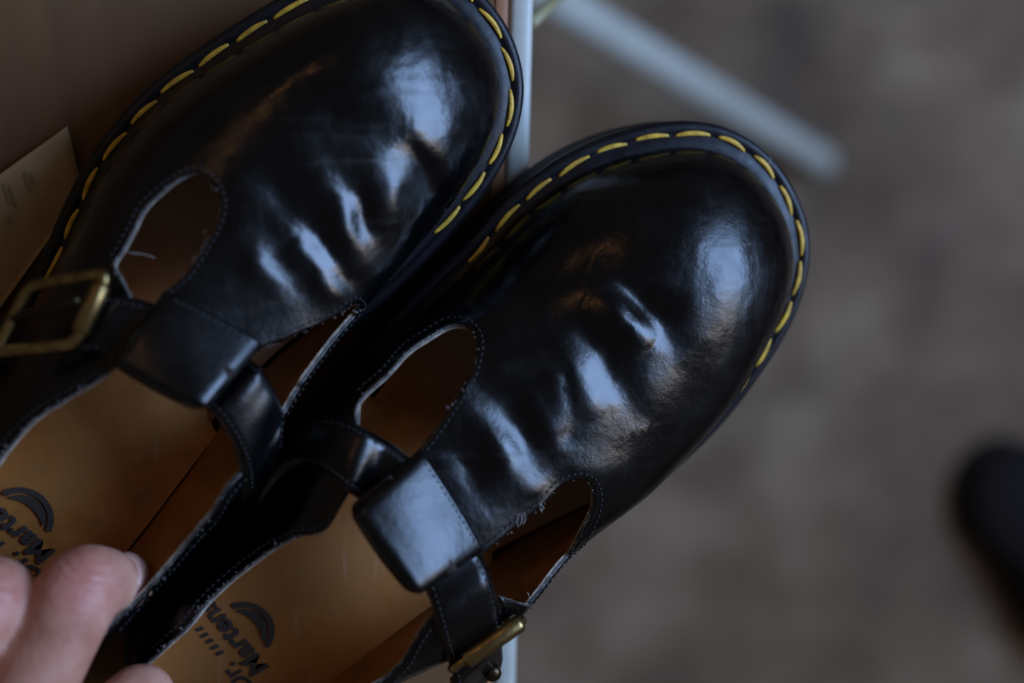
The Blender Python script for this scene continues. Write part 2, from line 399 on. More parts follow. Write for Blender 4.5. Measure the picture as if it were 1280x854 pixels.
SU, SV = .30, .16            # metric scale of u and v for triangulation
def poly_uv(sh, parts):
    """parts: ('p', pixel list) traced on the surface, smoothed; ('uv', list) straight"""
    out = []
    for kind, L in parts:
        if kind == 'p':
            q = catmull(L, 6) if len(L) > 2 else np.array(L, float); out.append(sh.inv(q))
        else: out.append(np.array(L, float))
    return np.vstack(out)
def piece(name, sh, poly, mats, parent, d_out=.0011, d_in=-.0011, grid=.0017, extra=None, step=.0014):
    """a cut piece of leather lying on the shoe's surface"""
    S = np.array([SU, SV]); Q = poly * S
    Q = Q[np.r_[True, np.linalg.norm(np.diff(Q, axis=0), axis=1) > 1e-5]]
    per = np.linalg.norm(np.diff(np.vstack([Q, Q[:1]]), axis=0), axis=1).sum()
    Q = resample(np.vstack([Q, Q[:1]]), int(per / step))[:-1]
    gx = np.arange(Q[:, 0].min(), Q[:, 0].max(), grid); gy = np.arange(Q[:, 1].min(), Q[:, 1].max(), grid)
    G = np.stack(np.meshgrid(gx, gy, indexing='ij'), -1).reshape(-1, 2) + rng.uniform(-.12, .12, (len(gx) * len(gy), 2)) * grid
    G = G[inpoly(G, Q)]; G = G[dist_poly(G, Q)[0] > grid * .75]
    # ring just inside the edge, for a rounded cut
    T = nrm(np.roll(Q, -1, 0) - np.roll(Q, 1, 0)); Nn = np.stack([-T[:, 1], T[:, 0]], 1)
    area2 = (Q[:, 0] * np.roll(Q[:, 1], -1) - np.roll(Q[:, 0], -1) * Q[:, 1]).sum(); Nn *= np.sign(area2)
    R = Q + Nn * .0007; R = R[inpoly(R, Q)]; R = R[dist_poly(R, Q)[0] > .0005]
    n = len(Q); A = np.vstack([Q, R, G])
    vv, ee, ff, ov, oe, of = delaunay_2d_cdt([Vector(p) for p in A], [(i, (i + 1) % n) for i in range(n)], [], 0, 1e-7)
    V2 = np.array([tuple(v) for v in vv]); tri = np.array([f for f in ff if len(f) == 3])
    tri = tri[inpoly(V2[tri].mean(1), Q)]
    used = np.unique(tri); mp = -np.ones(len(V2), int); mp[used] = np.arange(len(used)); V2 = V2[used]; tri = mp[tri]
    u, v = V2[:, 0] / SU, V2[:, 1] / SV
    P = sh.surf(u, v); N = sh.nsurf(u, v)
    db = dist_poly(V2, Q)[0]; edge = db < 1e-6
    do = np.full(len(V2), d_out) if extra is None else d_out + extra(u, v, P)
    di = do - (d_out - d_in)
    Pi = P + N * di[:, None]; Po = P + N * np.where(edge, do - .0005, do)[:, None]
    # boundary edges
    cnt = {}
    for f in tri:
        for a, b in ((f[0], f[1]), (f[1], f[2]), (f[2], f[0])): cnt[(a, b)] = cnt.get((a, b), 0) + 1
    bnd = [(a, b) for (a, b) in cnt if (b, a) not in cnt]
    e1 = Po[tri[:, 1]] - Po[tri[:, 0]]; e2 = Po[tri[:, 2]] - Po[tri[:, 0]]
    flip = (np.cross(e1, e2) * N[tri[:, 0]]).sum() < 0
    K = len(V2); be = sorted({i for e in bnd for i in e}); bi = {i: k for k, i in enumerate(be)}
    out_dir = np.zeros((K, 3))
    for a, b in bnd:
        t_ = nrm(Po[b] - Po[a]); o_ = np.cross(t_, N[a]) * (-1 if flip else 1); out_dir[a] += o_; out_dir[b] += o_
    out_dir = nrm(out_dir)
    verts = np.vstack([Po, Pi, Po[be], Pi[be], Po[be] + (Pi[be] - Po[be]) * .62 + out_dir[be] * .00012])
    faces = [tuple(f[::-1] if flip else f) for f in tri] + [tuple((f if flip else f[::-1]) + K) for f in tri]; fm = [0] * len(tri) + [1] * len(tri)
    nb = len(be)
    for a, b in bnd:
        q = (2 * K + bi[a], 2 * K + 2 * nb + bi[a], 2 * K + 2 * nb + bi[b], 2 * K + bi[b]); faces.append(q[::-1] if flip else q); fm.append(3)
        q = (2 * K + 2 * nb + bi[a], 2 * K + nb + bi[a], 2 * K + nb + bi[b], 2 * K + 2 * nb + bi[b]); faces.append(q[::-1] if flip else q); fm.append(2)
    on = np.where(edge[:, None], nrm(N + out_dir * .9), N)
    norms = np.vstack([on, -N, nrm(out_dir[be] + .5 * N[be]), nrm(out_dir[be] - .3 * N[be]), out_dir[be]])
    o = mesh_obj(name, verts, faces, mats, parent, fm)
    o.data.normals_split_custom_set_from_vertices([tuple(x) for x in norms])
    return o
def edge_seam(name, sh, pts, inset_px, parent, d=.0013, **k):
    """stitches running beside a traced edge"""
    q = catmull(pts, 8) if len(pts) > 2 else resample(np.array(pts, float), 20)
    T = nrm(np.gradient(q, axis=0)); q = q + np.stack([-T[:, 1], T[:, 0]], 1) * inset_px
    uv = sh.inv(resample(q, max(12, int(len(q))))); N = sh.nsurf(uv[:, 0], uv[:, 1]); P = sh.surf(uv[:, 0], uv[:, 1]) + N * d
    return seam(name, P, N, parent, **k)

def sole_loft(name, sh, prof, material, parent, close=True):
    rings = [np.column_stack([sh.world2(sh.inset(d)), np.full(len(sh.out), z)]) for d, z in prof]
    n = len(sh.out); V = np.vstack(rings); Fc = []
    for i in range(len(rings) - 1):
        for k in range(n): Fc.append((i * n + k, i * n + (k + 1) % n, (i + 1) * n + (k + 1) % n, (i + 1) * n + k))
    if close:
        Fc.append(tuple(range(n))[::-1]); Fc.append(tuple((len(rings) - 1) * n + k for k in range(n)))
    o = mesh_obj(name, V, Fc, material, parent)
    bm = bmesh.new(); bm.from_mesh(o.data); bmesh.ops.recalc_face_normals(bm, faces=bm.faces[:]); bm.to_mesh(o.data); bm.free()
    return o

LEATHER = [M['leather'], M['flesh'], M['rim'], M['edgeblack']]
STRAP = [M['strap'], M['backing'], M['edgeblack']]
def shoe_common(sh, root):
    # sole with grooves, welt, insole
    prof = [(.006, .0), (.0015, .0012), (.0008, .004)]
    z = .005
    while z < .0205:
        prof += [(.0008, z), (.0008, z + .0016), (.0022, z + .0020), (.0022, z + .0028)]; z += .0032
    prof += [(.0012, .0225), (.0012, .0243), (.006, .0244)]
    sole_loft('sole', sh, prof, M['rubber'], root)
    welt = sole_loft('welt', sh, [(.010, .0246), (.0006, .0247), (.0, .0256), (.0, .0282), (.0006, .0294), (.0018, .0300), (.0035, .0299), (.0041, .0294), (.0049, .0294), (.0055, .0299), (.0085, .0303), (.013, .0306), (.016, .030)], M['welt'], root)
    # raised rib where upper meets welt
    # yellow stitches, each a piece of its own
    P = sh.inset(.0045); ln = np.linalg.norm(np.diff(np.vstack([P, P[:1]]), axis=0), axis=1); per = ln.sum()
    pitch = per / round(per / .0141); Q = resample(np.vstack([P, P[:1]]), 4000)
    sq = np.linspace(0, per, 4000); V0, F0 = stitch_verts(.0120, .00084, seg=8, n=10, ex=.30); V0[:, 2] *= .62
    me = None; k = 0; q = pitch * .5
    while q < per - pitch * .2:
        p = np.array([np.interp(q, sq, Q[:, 0]), np.interp(q, sq, Q[:, 1])]); p2 = np.array([np.interp((q + .004) % per, sq, Q[:, 0]), np.interp((q + .004) % per, sq, Q[:, 1])])
        p0 = np.array([np.interp((q - .004) % per, sq, Q[:, 0]), np.interp((q - .004) % per, sq, Q[:, 1])])
        q += pitch
        if p[0] < -.165 or (p[0] < (-.112 if sh.med > 0 else -.060) and p[1] * sh.med > 0): continue                               # the seam runs round the front of the shoe
        tl = nrm(p2 - p0); kap = np.cross(nrm(p - p0), nrm(p2 - p)) / .004
        d = tl[0] * sh.a + tl[1] * sh.n; c = sh.world2(p[None])[0]
        V = V0.copy(); V[:, 1] += (.5 * kap + np.sign(kap + 1e-9) * 11) * (.0057 ** 2 - V[:, 0] ** 2) * -1
        jit = random.uniform(-.09, .09); ca, sa = math.cos(jit), math.sin(jit); V[:, :2] = V[:, :2] @ np.array([[ca, sa], [-sa, ca]]); V[:, 0] *= random.uniform(.86, 1.05); V[:, 1] += random.uniform(-.0003, .0003)
        W = np.column_stack([c + V[:, :1] * d + V[:, 1:2] * np.array([-d[1], d[0]]), V[:, 2] + .0299])
        mesh_obj('welt_stitch', W, F0, M['yellow'], welt); k += 1
    I = sh.inset(lambda x: np.where(x > -.16, .0105, .0062)); n = len(I)
    zi = lambda x: .0335 + .010 * np.clip((-x - .12) / .09, 0, 1) ** 2 * (3 - 2 * np.clip((-x - .12) / .09, 0, 1))
    c = I.mean(0); V, Fc = [], []; K = 9
    for j in range(K + 1):
        f = 1 - j / (K + .5); R = c + (I - c) * f
        V.append(np.column_stack([sh.world2(R), zi(R[:, 0]) + .0022 * f ** 6 - .0012 * np.exp(-((R[:, 0] + .09) / .03) ** 2) * (1 - f ** 2)]))
    V = np.vstack(V); Fc = [(j * n + k, j * n + (k + 1) % n, (j + 1) * n + (k + 1) % n, (j + 1) * n + k) for j in range(K) for k in range(n)]
    Fc.append(tuple(K * n + k for k in range(n)))
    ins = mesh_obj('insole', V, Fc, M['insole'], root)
    bm = bmesh.new(); bm.from_mesh(ins.data); bmesh.ops.recalc_face_normals(bm, faces=bm.faces[:])
    if sum(f.normal.z for f in bm.faces) < 0: bmesh.ops.reverse_faces(bm, faces=bm.faces[:])
    bm.to_mesh(ins.data); bm.free()
    sh.zi = zi
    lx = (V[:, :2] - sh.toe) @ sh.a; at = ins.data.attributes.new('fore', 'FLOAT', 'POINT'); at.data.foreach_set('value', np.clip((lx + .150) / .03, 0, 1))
    return welt, ins

def text_mesh(body, size, offset, shear=0., space=1.):
    cu = bpy.data.curves.new('stamp', 'FONT'); cu.body = body; cu.size = size; cu.offset = offset; cu.shear = shear; cu.space_character = space
    cu.align_x = 'CENTER'; cu.resolution_u = 3
    o = bpy.data.objects.new('stamp', cu); COL.objects.link(o); bpy.context.view_layer.update()
    me = o.evaluated_get(bpy.context.evaluated_depsgraph_get()).to_mesh()
    V = np.array([tuple(v.co)[:2] for v in me.vertices]); Fc = [tuple(p.vertices) for p in me.polygons]
    o.to_mesh_clear(); bpy.data.objects.remove(o); bpy.data.curves.remove(cu)
    return V, Fc
def logo(sh, ins, px, py, ang, scale):
    """the maker's black stamp on the insole; its top points to the heel"""
    c = unp(px, py, .043)[:2]; ca, sa = math.cos(ang), math.sin(ang)
    V, Fc = [], []
    def add(P, F_, dx=0, dy=0):
        k = sum(len(x) for x in V); V.append(np.asarray(P, float) + (dx, dy)); Fc.extend(tuple(i + k for i in f) for f in F_)
    add(*text_mesh('Martens', .0092, .00028, .12, 1.0), .001, -.001)
    add(*text_mesh('Dr.', .0084, .00028, .12), -.0105, .0066)
    for q in range(5): add([(0, 0), (.0013, 0), (.0017, .0024 + .0004 * (q % 2)), (.0005, .0024)], [(0, 1, 2, 3)], -.001 + .0026 * q, .0068)   # small line, too smudged to read
    def arc(r0, r1, a0, a1, cx, cy, n=40, taper=False):
        P, F_ = [], []
        for i in range(n + 1):
            x = i / n; a = math.radians(a0 + (a1 - a0) * x); rr0 = r0 + ((r1 - r0) * (1 - math.sin(math.pi * x) ** .6) if taper else 0)
            P += [(cx + rr0 * math.cos(a), cy + rr0 * math.sin(a)), (cx + r1 * math.cos(a), cy + r1 * math.sin(a))]
        for i in range(n): F_.append((2 * i, 2 * i + 1, 2 * i + 3, 2 * i + 2))
        return P, F_
    add(*arc(.0048, .0076, 200, 340, .001, -.002, taper=True)); add(*arc(.0082, .0100, 196, 344, .001, -.002))
    P = np.vstack(V) * scale; X = np.stack([P[:, 0] * ca - P[:, 1] * sa, P[:, 0] * sa + P[:, 1] * ca], 1) + c
    lx = (X - sh.toe) @ sh.a
    bm = bmesh.new()
    vs = [bm.verts.new((x, y, z)) for (x, y), z in zip(X, sh.zi(lx) + .0011)]
    for f in Fc:
        try: bm.faces.new([vs[i] for i in f])
        except ValueError: pass
    return bm_obj('stamped_logo', bm, M['ink'], ins, smooth=False)

PROF = [(0, 3.3), (1.5, 3.5), (3, 3.75), (5, 4.0), (7, 4.25), (9, 4.6), (11, 5.0), (13, 5.5), (15, 6.0), (17, 6.35), (19, 6.5), (23, 6.5), (28, 6.3)]
def zc(z): return z if z < .06 else .06 + (z - .06) * .75
INS = lambda x: np.where(x > -.14, .0098 - .0018 * np.clip((-x - .03) / .07, 0, 1), .0050 + .003 * np.clip((x + .17) / .03, 0, 1))

# ================================================================== right shoe
RO = [(0, .3, .3), (-.3, 1.9, -1.6), (-1.1, 3.2, -2.9), (-2.2, 4.1, -3.85), (-3.4, 4.7, -4.5), (-4.7, 5.15, -5.0), (-6.3, 5.4, -5.5), (-7.9, 5.4, -5.8), (-9, 5.2, -5.9), (-10.1, 4.95, -5.95),
      (-11.4, 4.8, -5.85), (-14, 4.35, -5.3), (-17, 3.5, -4.7), (-20, 3.0, -4.5), (-23, 3.0, -4.5), (-26, 2.2, -3.8), (-27.3, 1.0, -2.6), (-28, -.8, -.8)]
RF = [([(572, 492), (612, 545), (648, 592), (668, 625)], .0015, 18), ([(592, 462), (640, 535), (692, 602)], -.0013, 17),
      ([(640, 420), (690, 465), (722, 535)], .0018, 34), ([(715, 388), (765, 455), (800, 540)], -.0016, 23),
      ([(732, 366), (768, 398), (812, 440)], .0022, 18), ([(735, 330), (795, 372), (860, 445)], -.0024, 23),
      ([(630, 378), (700, 345), (745, 330)], -.0011, 24), ([(865, 450), (850, 505), (825, 550)], -.0009, 24), ([(590, 405), (640, 400), (690, 385)], .0007, 22),
      ([(610, 435), (655, 490), (700, 560)], .0008, 12), ([(672, 420), (705, 480), (720, 560)], -.0007, 11), ([(550, 540), (590, 590), (620, 640)], -.0007, 14),
      ([(790, 470), (830, 500), (860, 500)], .0006, 22), ([(700, 560), (760, 590), (800, 585)], .0006, 18)]
R = Shoe((985, 290), 35.6, (.010, .014), RO, RF, skew=-.003, med=1, fl=((0, 0), (9, 0), (11, 1.2), (13, 2.1), (15.5, 2.3), (18, 1.1), (21, .3), (28, 0)), fr=((0, 0), (3, 0), (5, .35), (8, .5), (11.5, .7), (13, 1.1), (14.5, 1.7), (16, 1.9), (18, 1.2), (21, .6), (28, 0)))
R.setup(PROF, INS)
rr = thing('leather_shoe', (*(R.toe - R.a * .14), 0), 'black polished T-bar shoe, sharply focused, its whole toe overhanging the bench edge', 'shoe', 'pair of black T-bar shoes')
bpy.context.view_layer.update()
welt, ins = shoe_common(R, rr)
R_MED = [(446, 528), (445, 515), (451, 501), (462, 489), (484, 470), (510, 441), (535, 424), (562, 409), (585, 411), (596, 428), (592, 455), (580, 482), (562, 510), (543, 538), (521, 566)]
R_LAT = [(603, 692), (632, 667), (655, 648), (675, 632), (698, 608), (720, 598), (735, 602), (741, 617), (738, 640), (720, 676), (705, 706), (690, 734), (680, 752), (660, 757), (640, 751), (622, 745)]
uvm = R.inv(R_MED[:1])[0]; uvl = R.inv(R_LAT[-1:])[0]
vamp_poly = poly_uv(R, [('uv', [(.0, 1.), (.0, .5), (.0, 0.), (uvm[0] + .01, 0.)]), ('p', R_MED), ('p', [(514, 575), (597, 699)]), ('p', R_LAT), ('uv', [(uvl[0] + .06, 1.)])])
vamp = piece('vamp', R, vamp_poly, LEATHER, rr)
edge_seam('vamp_stitching', R, R_MED[2:], -7, vamp); edge_seam('vamp_stitching', R, R_LAT[:-2], -8, vamp)
# quarters: medial one seen from outside, lateral one under the buckle
R_MQ = [(434, 620), (426, 632), (413, 655), (400, 666), (370, 672), (340, 687), (300, 716), (262, 750), (230, 788), (170, 840)]
u9, v9 = R.inv(R_MQ[-1:])[0]
mq = piece('medial_quarter', R, poly_uv(R, [('uv', [(.99, 0.), (uvm[0] - .03, 0.), (uvm[0] - .035, .12)]), ('p', [(452, 560), (436, 612)]), ('p', R_MQ), ('uv', [((u9 + 1) / 2, v9 * .93), (.99, .27)])]), LEATHER, rr, d_out=.0007, d_in=-.0013)
edge_seam('quarter_stitching', R, R_MQ[2:], 6, mq)
R_LQ = [(560, 742), (548, 762), (538, 772), (522, 795), (505, 825), (480, 850)]
u8, v8 = R.inv(R_LQ[-1:])[0]
lq = piece('lateral_quarter', R, poly_uv(R, [('uv', [(.99, 1.), (uvl[0] - .04, 1.)]), ('p', [(648, 770), (600, 748)]), ('p', R_LQ), ('uv', [((u8 + 1) / 2, 1 - (1 - v8) * .93), (.99, .73)])]), LEATHER, rr, d_out=.0007, d_in=-.0013)
edge_seam('quarter_stitching', R, R_LQ[1:], -6, lq)
# strap over the instep
def pts(sh, L):
    out = []
    for k, (x, y, dz) in enumerate(L):
        h = zc(dz); zs_ = sh.at(x, y)[2]
        if hug == 1: h = zs_ + (.0008 if k < 2 else .0044) if k < 6 else min(h, zs_)
        elif hug == 2 and k >= 3: h = max(h, zs_ + .0042 - .006 * max(k - 7, 0))
        elif hug == 3 and 3 <= k <= 6: h = max(h, zs_ + .0045)
        out.append(unp(x, y, h))
    return out
hug = 3
A = [(340, 590, .062), (352, 556, .066), (366, 539, .070), (386, 527, .076), (408, 521, .082), (431, 524, .0865), (459, 537, .090), (482, 551, .0925), (506, 570, .0945), (540, 600, .0965)]
B = [(316, 626, .064), (333, 601, .071), (352, 587, .076), (375, 580, .081), (397, 586, .0855), (420, 600, .089), (437, 614, .0915), (454, 629, .0935), (480, 660, .0955), (500, 680, .097)]
st, top, NN = ribbon('instep_strap', pts(R, A), pts(R, B), STRAP, rr, th=.0026, crown=.0009)
for j in (1, 9): seam('strap_stitching', top[2:-2, j], NN[2:-2, j], st)
hug = 1
A = [(590, 672, .0965), (600, 690, .0945), (613, 718, .091), (622, 745, .086), (627, 775, .079), (630, 800, .071), (632, 828, .062)]
B = [(526, 724, .0975), (536, 744, .0955), (545, 775, .092), (553, 803, .087), (562, 832, .080), (568, 856, .072), (572, 885, .063)]
st2, top, NN = ribbon('buckle_strap', pts(R, A), pts(R, B), STRAP, rr, th=.0024, crown=.0006)
for j in (1, 9): seam('strap_stitching', top[2:-2, j], NN[2:-2, j], st2)
def strap_loop(sh, root, seamA, seamB, endD, endE, tilt, r=.0036, over=.0035):
    """the end of the T-bar folded over the strap: from the seam, across, and rolled under"""
    sA, sB, eD, eE = [np.array(p, float) for p in (seamA, seamB, endD, endE)]; P1, P2 = [], []
    za, zb = (sh.at(*(p + (q - p) * .06))[2] + .0021 for p, q in ((sA, sB), (sB, sA))); zs = np.array((za, zb, max(sh.at(*(eD + (eE - eD) * .2))[2] + .0062, za), max(sh.at(*(eE + (eD - eE) * .2))[2] + .0062, zb))) + np.array(tilt)
    for k in range(9):
        x = k / 8 * .90; h = over * math.sin(math.pi * min(x * .62, .5))
        P1.append(unp(*(sA + (eD - sA) * x), zs[0] + (zs[2] - zs[0]) * x + h)); P2.append(unp(*(sB + (eE - sB) * x), zs[1] + (zs[3] - zs[1]) * x + h))
    d1 = P1[-1] - P1[-2]; d1[2] = 0; d1 = nrm(d1); d2 = P2[-1] - P2[-2]; d2[2] = 0; d2 = nrm(d2)
    for k in range(1, 9):
        a = math.pi * k / 8; dx, dz = r * math.sin(a), -r * (1 - math.cos(a))
        P1.append(P1[8] + d1 * dx + np.array([0, 0, dz])); P2.append(P2[8] + d2 * dx + np.array([0, 0, dz]))
    P1.append(P1[16] - d1 * .012); P2.append(P2[16] - d2 * .012)
    return ribbon('strap_loop', P1, P2, [M['strap'], M['backing'], M['edgeblack']], root, th=.0019, crown=.0010, n=72, m=16)
lp, top, NN = strap_loop(R, rr, (526, 562), (606, 690), (440, 641), (519, 748), (0, 0, -.001, .001))
seam('loop_stitching', top[2, 1:-1], NN[2, 1:-1], lp)
# buckle
def buckle(root, TR, BR, TL, BL, rod=.0021, roller=.0032, prong_tip=None, m0=.13, m1=.13):
    """frame of four bars with a roller on the first (TR-BR), prong across"""
    b = thing_part('buckle', root)
    corners = [np.asarray(p, float) for p in (TR, BR, BL, TL)]; path = []
    for i in range(4):
        p0, p1, p2 = corners[i - 1], corners[i], corners[(i + 1) % 4]; a = nrm(p0 - p1) * .0032; c = nrm(p2 - p1) * .0032
        for k in range(6):
            x = k / 5; path.append(p1 + a * (1 - x) ** 2 + c * x ** 2)
    path.append(path[0]); path = np.array(path); bm = bmesh.new()
    cl = path[:-1]; n = len(cl); T = nrm(np.roll(cl, -1, 0) - np.roll(cl, 1, 0)); pn = nrm(np.cross(corners[1] - corners[0], corners[2] - corners[1]))
    rings = []
    for i in range(n):
        s_ = nrm(np.cross(pn, T[i])); rings.append([bm.verts.new(cl[i] + rod * (s_ * math.cos(2 * math.pi * k / 10) + pn * math.sin(2 * math.pi * k / 10) * .85)) for k in range(10)])
    for i in range(n):
        for k in range(10): bm.faces.new((rings[i][k], rings[i][(k + 1) % 10], rings[(i + 1) % n][(k + 1) % 10], rings[(i + 1) % n][k]))
    fr = bm_obj('buckle_frame', bm, M['brass'], root)
    bm = bmesh.new(); d = corners[1] - corners[0]; a, c = corners[0] + d * m0, corners[1] - d * m1
    P, Rr = roundcaps(a, c, roller, 3); tube(bm, P, Rr, 18); bm_obj('roller', bm, M['brass'], fr)
    if prong_tip is not None:
        bm = bmesh.new(); p0 = .5 * (corners[2] + corners[3]); P, Rr = roundcaps(p0, prong_tip, .0015, 3); tube(bm, P, Rr, 10); bm_obj('prong', bm, M['darkbrass'], fr)
    return fr
def thing_part(*a): return None
TRb, BRb = unp(652, 776, .0845), unp(566, 835, .0865)
dn = np.array([R.a[0] * -.15 - R.n[0] * .45, R.a[1] * -.15 - R.n[1] * .45, -1.]); dn = nrm(dn) * .022
fr = buckle(rr, TRb, BRb, TRb + dn, BRb + dn, rod=.0019, roller=.0031, m0=-.02, m1=.14, prong_tip=.5 * (TRb + BRb) + dn * -.02)
bm = bmesh.new(); c = unp(613, 838, zc(.071)); P, Rr = roundcaps(c - [0, 0, .003], c + [.001, -.001, .003], .0028, 4); tube(bm, P, Rr, 12); bm_obj('strap_stud', bm, M['darkbrass'], st2)
logo(R, ins, 300, 795, math.radians(35.6 + 90), 1.02)

# ================================================================== left shoe
LO_ = [(0, -.4, -.4), (-.3, 1.2, -2.0), (-1.1, 2.3, -3.3), (-2.0, 3.0, -4.0), (-3.1, 3.6, -4.5), (-4.1, 4.0, -4.75), (-5.1, 4.3, -4.9), (-6.7, 4.7, -5.0), (-8.2, 5.0, -5.0), (-9.8, 5.2, -4.9),
       (-11.8, 5.1, -4.6), (-13.4, 4.75, -4.4), (-15.6, 4.0, -4.4), (-17, 3.5, -4.5), (-20, 2.6, -4.8), (-23, 2.2, -5.0), (-26, 1.2, -4.3), (-27.3, .1, -3.2), (-28, -1.5, -1.5)]
LF = [([(362, 300), (394, 338), (420, 380)], .0013, 17), ([(375, 262), (418, 318), (446, 368)], -.0013, 17), ([(392, 215), (424, 270), (454, 340)], .0016, 20), ([(425, 215), (455, 270), (478, 335)], -.0012, 20),
      ([(452, 185), (485, 235), (502, 295)], .0010, 26), ([(500, 176), (526, 212), (542, 258), (545, 300)], -.0026, 20),
      ([(300, 330), (340, 350), (375, 385)], .0006, 22), ([(310, 200), (360, 250), (390, 290)], -.0011, 24), ([(370, 90), (420, 150), (450, 180)], -.0009, 30),
      ([(335, 305), (368, 345), (385, 385)], -.0005, 18), ([(448, 215), (466, 245), (476, 290)], .0005, 11), ([(470, 170), (505, 235), (515, 300)], -.0008, 13), ([(440, 140), (480, 165), (520, 165)], -.0006, 22), ([(280, 290), (320, 320), (350, 370)], .0008, 18)]
Ls = Shoe((625, 10), 45.25, (-.001, .010), LO_, LF, skew=-.010, tskew=.009, med=-1, ps=.64, fr=((0, 0), (3, 0), (5, .5), (6.5, .8), (9, 1.1), (11, 1.5), (13, 1.9), (15, 2.0), (17, 1.5), (20, 1.3), (24, 1.1), (28, 0)))
Ls.setup(PROF, INS)
lr = thing('leather_shoe', (*(Ls.toe - Ls.a * .14), 0), 'black polished T-bar shoe with square brass buckle in view, fingers inside it', 'shoe', 'pair of black T-bar shoes')
bpy.context.view_layer.update()
welt, ins = shoe_common(Ls, lr)
L_LAT = [(165, 374), (150, 345), (143, 331), (153, 316), (167, 291), (181, 263), (202, 242), (223, 226), (240, 218), (256, 219), (272, 238), (276, 260), (269, 284), (255, 309), (237, 337), (219, 355), (206, 363)]
L_MED = [(330, 431), (348, 427), (367, 418), (400, 404), (425, 389), (440, 378), (447, 382), (444, 398), (425, 428), (397, 456), (383, 474), (367, 499), (361, 527), (360, 545)]
uvm = Ls.inv(L_LAT[:1])[0]; uvl = Ls.inv(L_MED[-1:])[0]
vamp = piece('vamp', Ls, poly_uv(Ls, [('uv', [(.0, 1.), (.0, .5), (.0, 0.), (uvm[0] + .10, 0.)]), ('p', L_LAT), ('p', [(198, 373), (322, 440)]), ('p', L_MED), ('uv', [(uvl[0] + .06, 1.)])]), LEATHER, lr)
edge_seam('vamp_stitching', Ls, L_LAT[2:], -6, vamp); edge_seam('vamp_stitching', Ls, L_MED[:-1], -7, vamp)
L_LQ = [(150, 452), (132, 470), (90, 495), (45, 524), (14, 556), (-10, 590), (-40, 640)]
u9, v9 = Ls.inv(L_LQ[-1:])[0]
lq = piece('lateral_quarter', Ls, poly_uv(Ls, [('uv', [(.99, 0.), (uvm[0] - .03, 0.)]), ('p', [(80, 372), (140, 415)]), ('p', L_LQ), ('uv', [((u9 + 1) / 2, v9 * .95), (.99, .27)])]), LEATHER, lr, d_out=.0007, d_in=-.0013)
edge_seam('quarter_stitching', Ls, L_LQ[1:-1], 6, lq)
L_MQ = [(322, 572), (304, 588), (282, 612), (266, 640), (248, 662), (220, 697), (178, 745), (137, 784), (60, 860)]
u8, v8 = Ls.inv(L_MQ[-1:])[0]
mq = piece('medial_quarter', Ls, poly_uv(Ls, [('uv', [(.99, 1.), (uvl[0] - .03, 1.)]), ('p', [(352, 545), (335, 552)]), ('p', L_MQ), ('uv', [((u8 + 1) / 2, 1 - (1 - v8) * .95), (.99, .73)])]), LEATHER, lr, d_out=.0007, d_in=-.0013)
edge_seam('quarter_stitching', Ls, L_MQ[1:-1], -6, mq)
hug = 2
A = [(285, 425, .084), (300, 437, .0835), (314, 448, .083), (327, 459, .082), (338, 476, .0805), (349, 493, .078), (357, 513, .0745), (356, 538, .069), (352, 562, .062)]
B = [(235, 475, .094), (245, 490, .0945), (257, 507, .0945), (271, 521, .093), (285, 541, .0905), (296, 560, .087), (305, 583, .0825), (309, 603, .0765), (310, 628, .070)]
st, top, NN = ribbon('instep_strap', pts(Ls, A), pts(Ls, B), STRAP, lr, th=.0026, crown=.0009)
for j in (1, 9): seam('strap_stitching', top[2:-2, j], NN[2:-2, j], st)
hug = 1
A = [(230, 395, .096), (184, 377, .0945), (142, 369, .0905), (110, 366, .085), (70, 372, .079), (40, 380, .073), (10, 395, .067), (-20, 415, .060)]
B = [(180, 470, .097), (132, 446, .096), (105, 440, .092), (80, 438, .087), (50, 440, .081), (22, 446, .075), (-5, 455, .069), (-35, 475, .062)]
st2, top, NN = ribbon('buckle_strap', pts(Ls, A), pts(Ls, B), STRAP, lr, th=.0024, crown=.0006, flip=True)
for j in (1, 9): seam('strap_stitching', top[2:-2, j], NN[2:-2, j], st2)
lp, top, NN = strap_loop(Ls, lr, (206, 363), (330, 430), (136, 452), (250, 516), (-.001, .002, -.005, .002))
seam('loop_stitching', top[2, 1:-1], NN[2, 1:-1], lp)
fr = buckle(lr, unp(134, 341, zc(.0955)), unp(93, 430, zc(.0975)), unp(36, 358, zc(.081)), unp(-6, 441, zc(.082)), rod=.0017, roller=.0027, prong_tip=unp(100, 374, zc(.0965)))
logo(Ls, ins, 24, 655, math.radians(45.25 + 90), 1.02)

# ================================================================== bench, ground, tag
M['wood'] = mat('dark_varnished_wood', (.05, .03, .018), .75, spec=.2); t = NT(M['wood'])
g = t.noise(16, 6, .6, t.mapping((0, 0, .1), (1, .12, 1)), .6)
c = t.ramp(g, [(.3, (.075, .036, .015)), (.55, (.130, .065, .027)), (.75, (.185, .094, .040))])
c = t.mix(t.rng(t.noise(9, 4), .5, .75, 0, .6), c, (.15, .070, .034))
t.lk(c, t.b.inputs['Base Color']); t.lk(t.bump(g, .3, .001), t.b.inputs['Normal'])
M['edgewood'] = mat('orange_lipping_wood', (.36, .16, .07), .55); t = NT(M['edgewood'])
t.lk(t.ramp(t.noise(40, 5, .6, t.mapping((0, 0, 0), (1, .1, 1))), [(.3, (.28, .11, .045)), (.7, (.46, .22, .10))]), t.b.inputs['Base Color'])
M['paint'] = mat('pale_blue_grey_paint', (.40, .53, .56), .4); t = NT(M['paint'])
n = t.noise(45, 6, .65)
t.lk(t.ramp(n, [(.22, (.24, .20, .16)), (.36, (.46, .46, .40)), (.7, (.58, .58, .50))]), t.b.inputs['Base Color'])
M['ground'] = mat('stained_concrete', (.12, .1, .09), .85); t = NT(M['ground'])
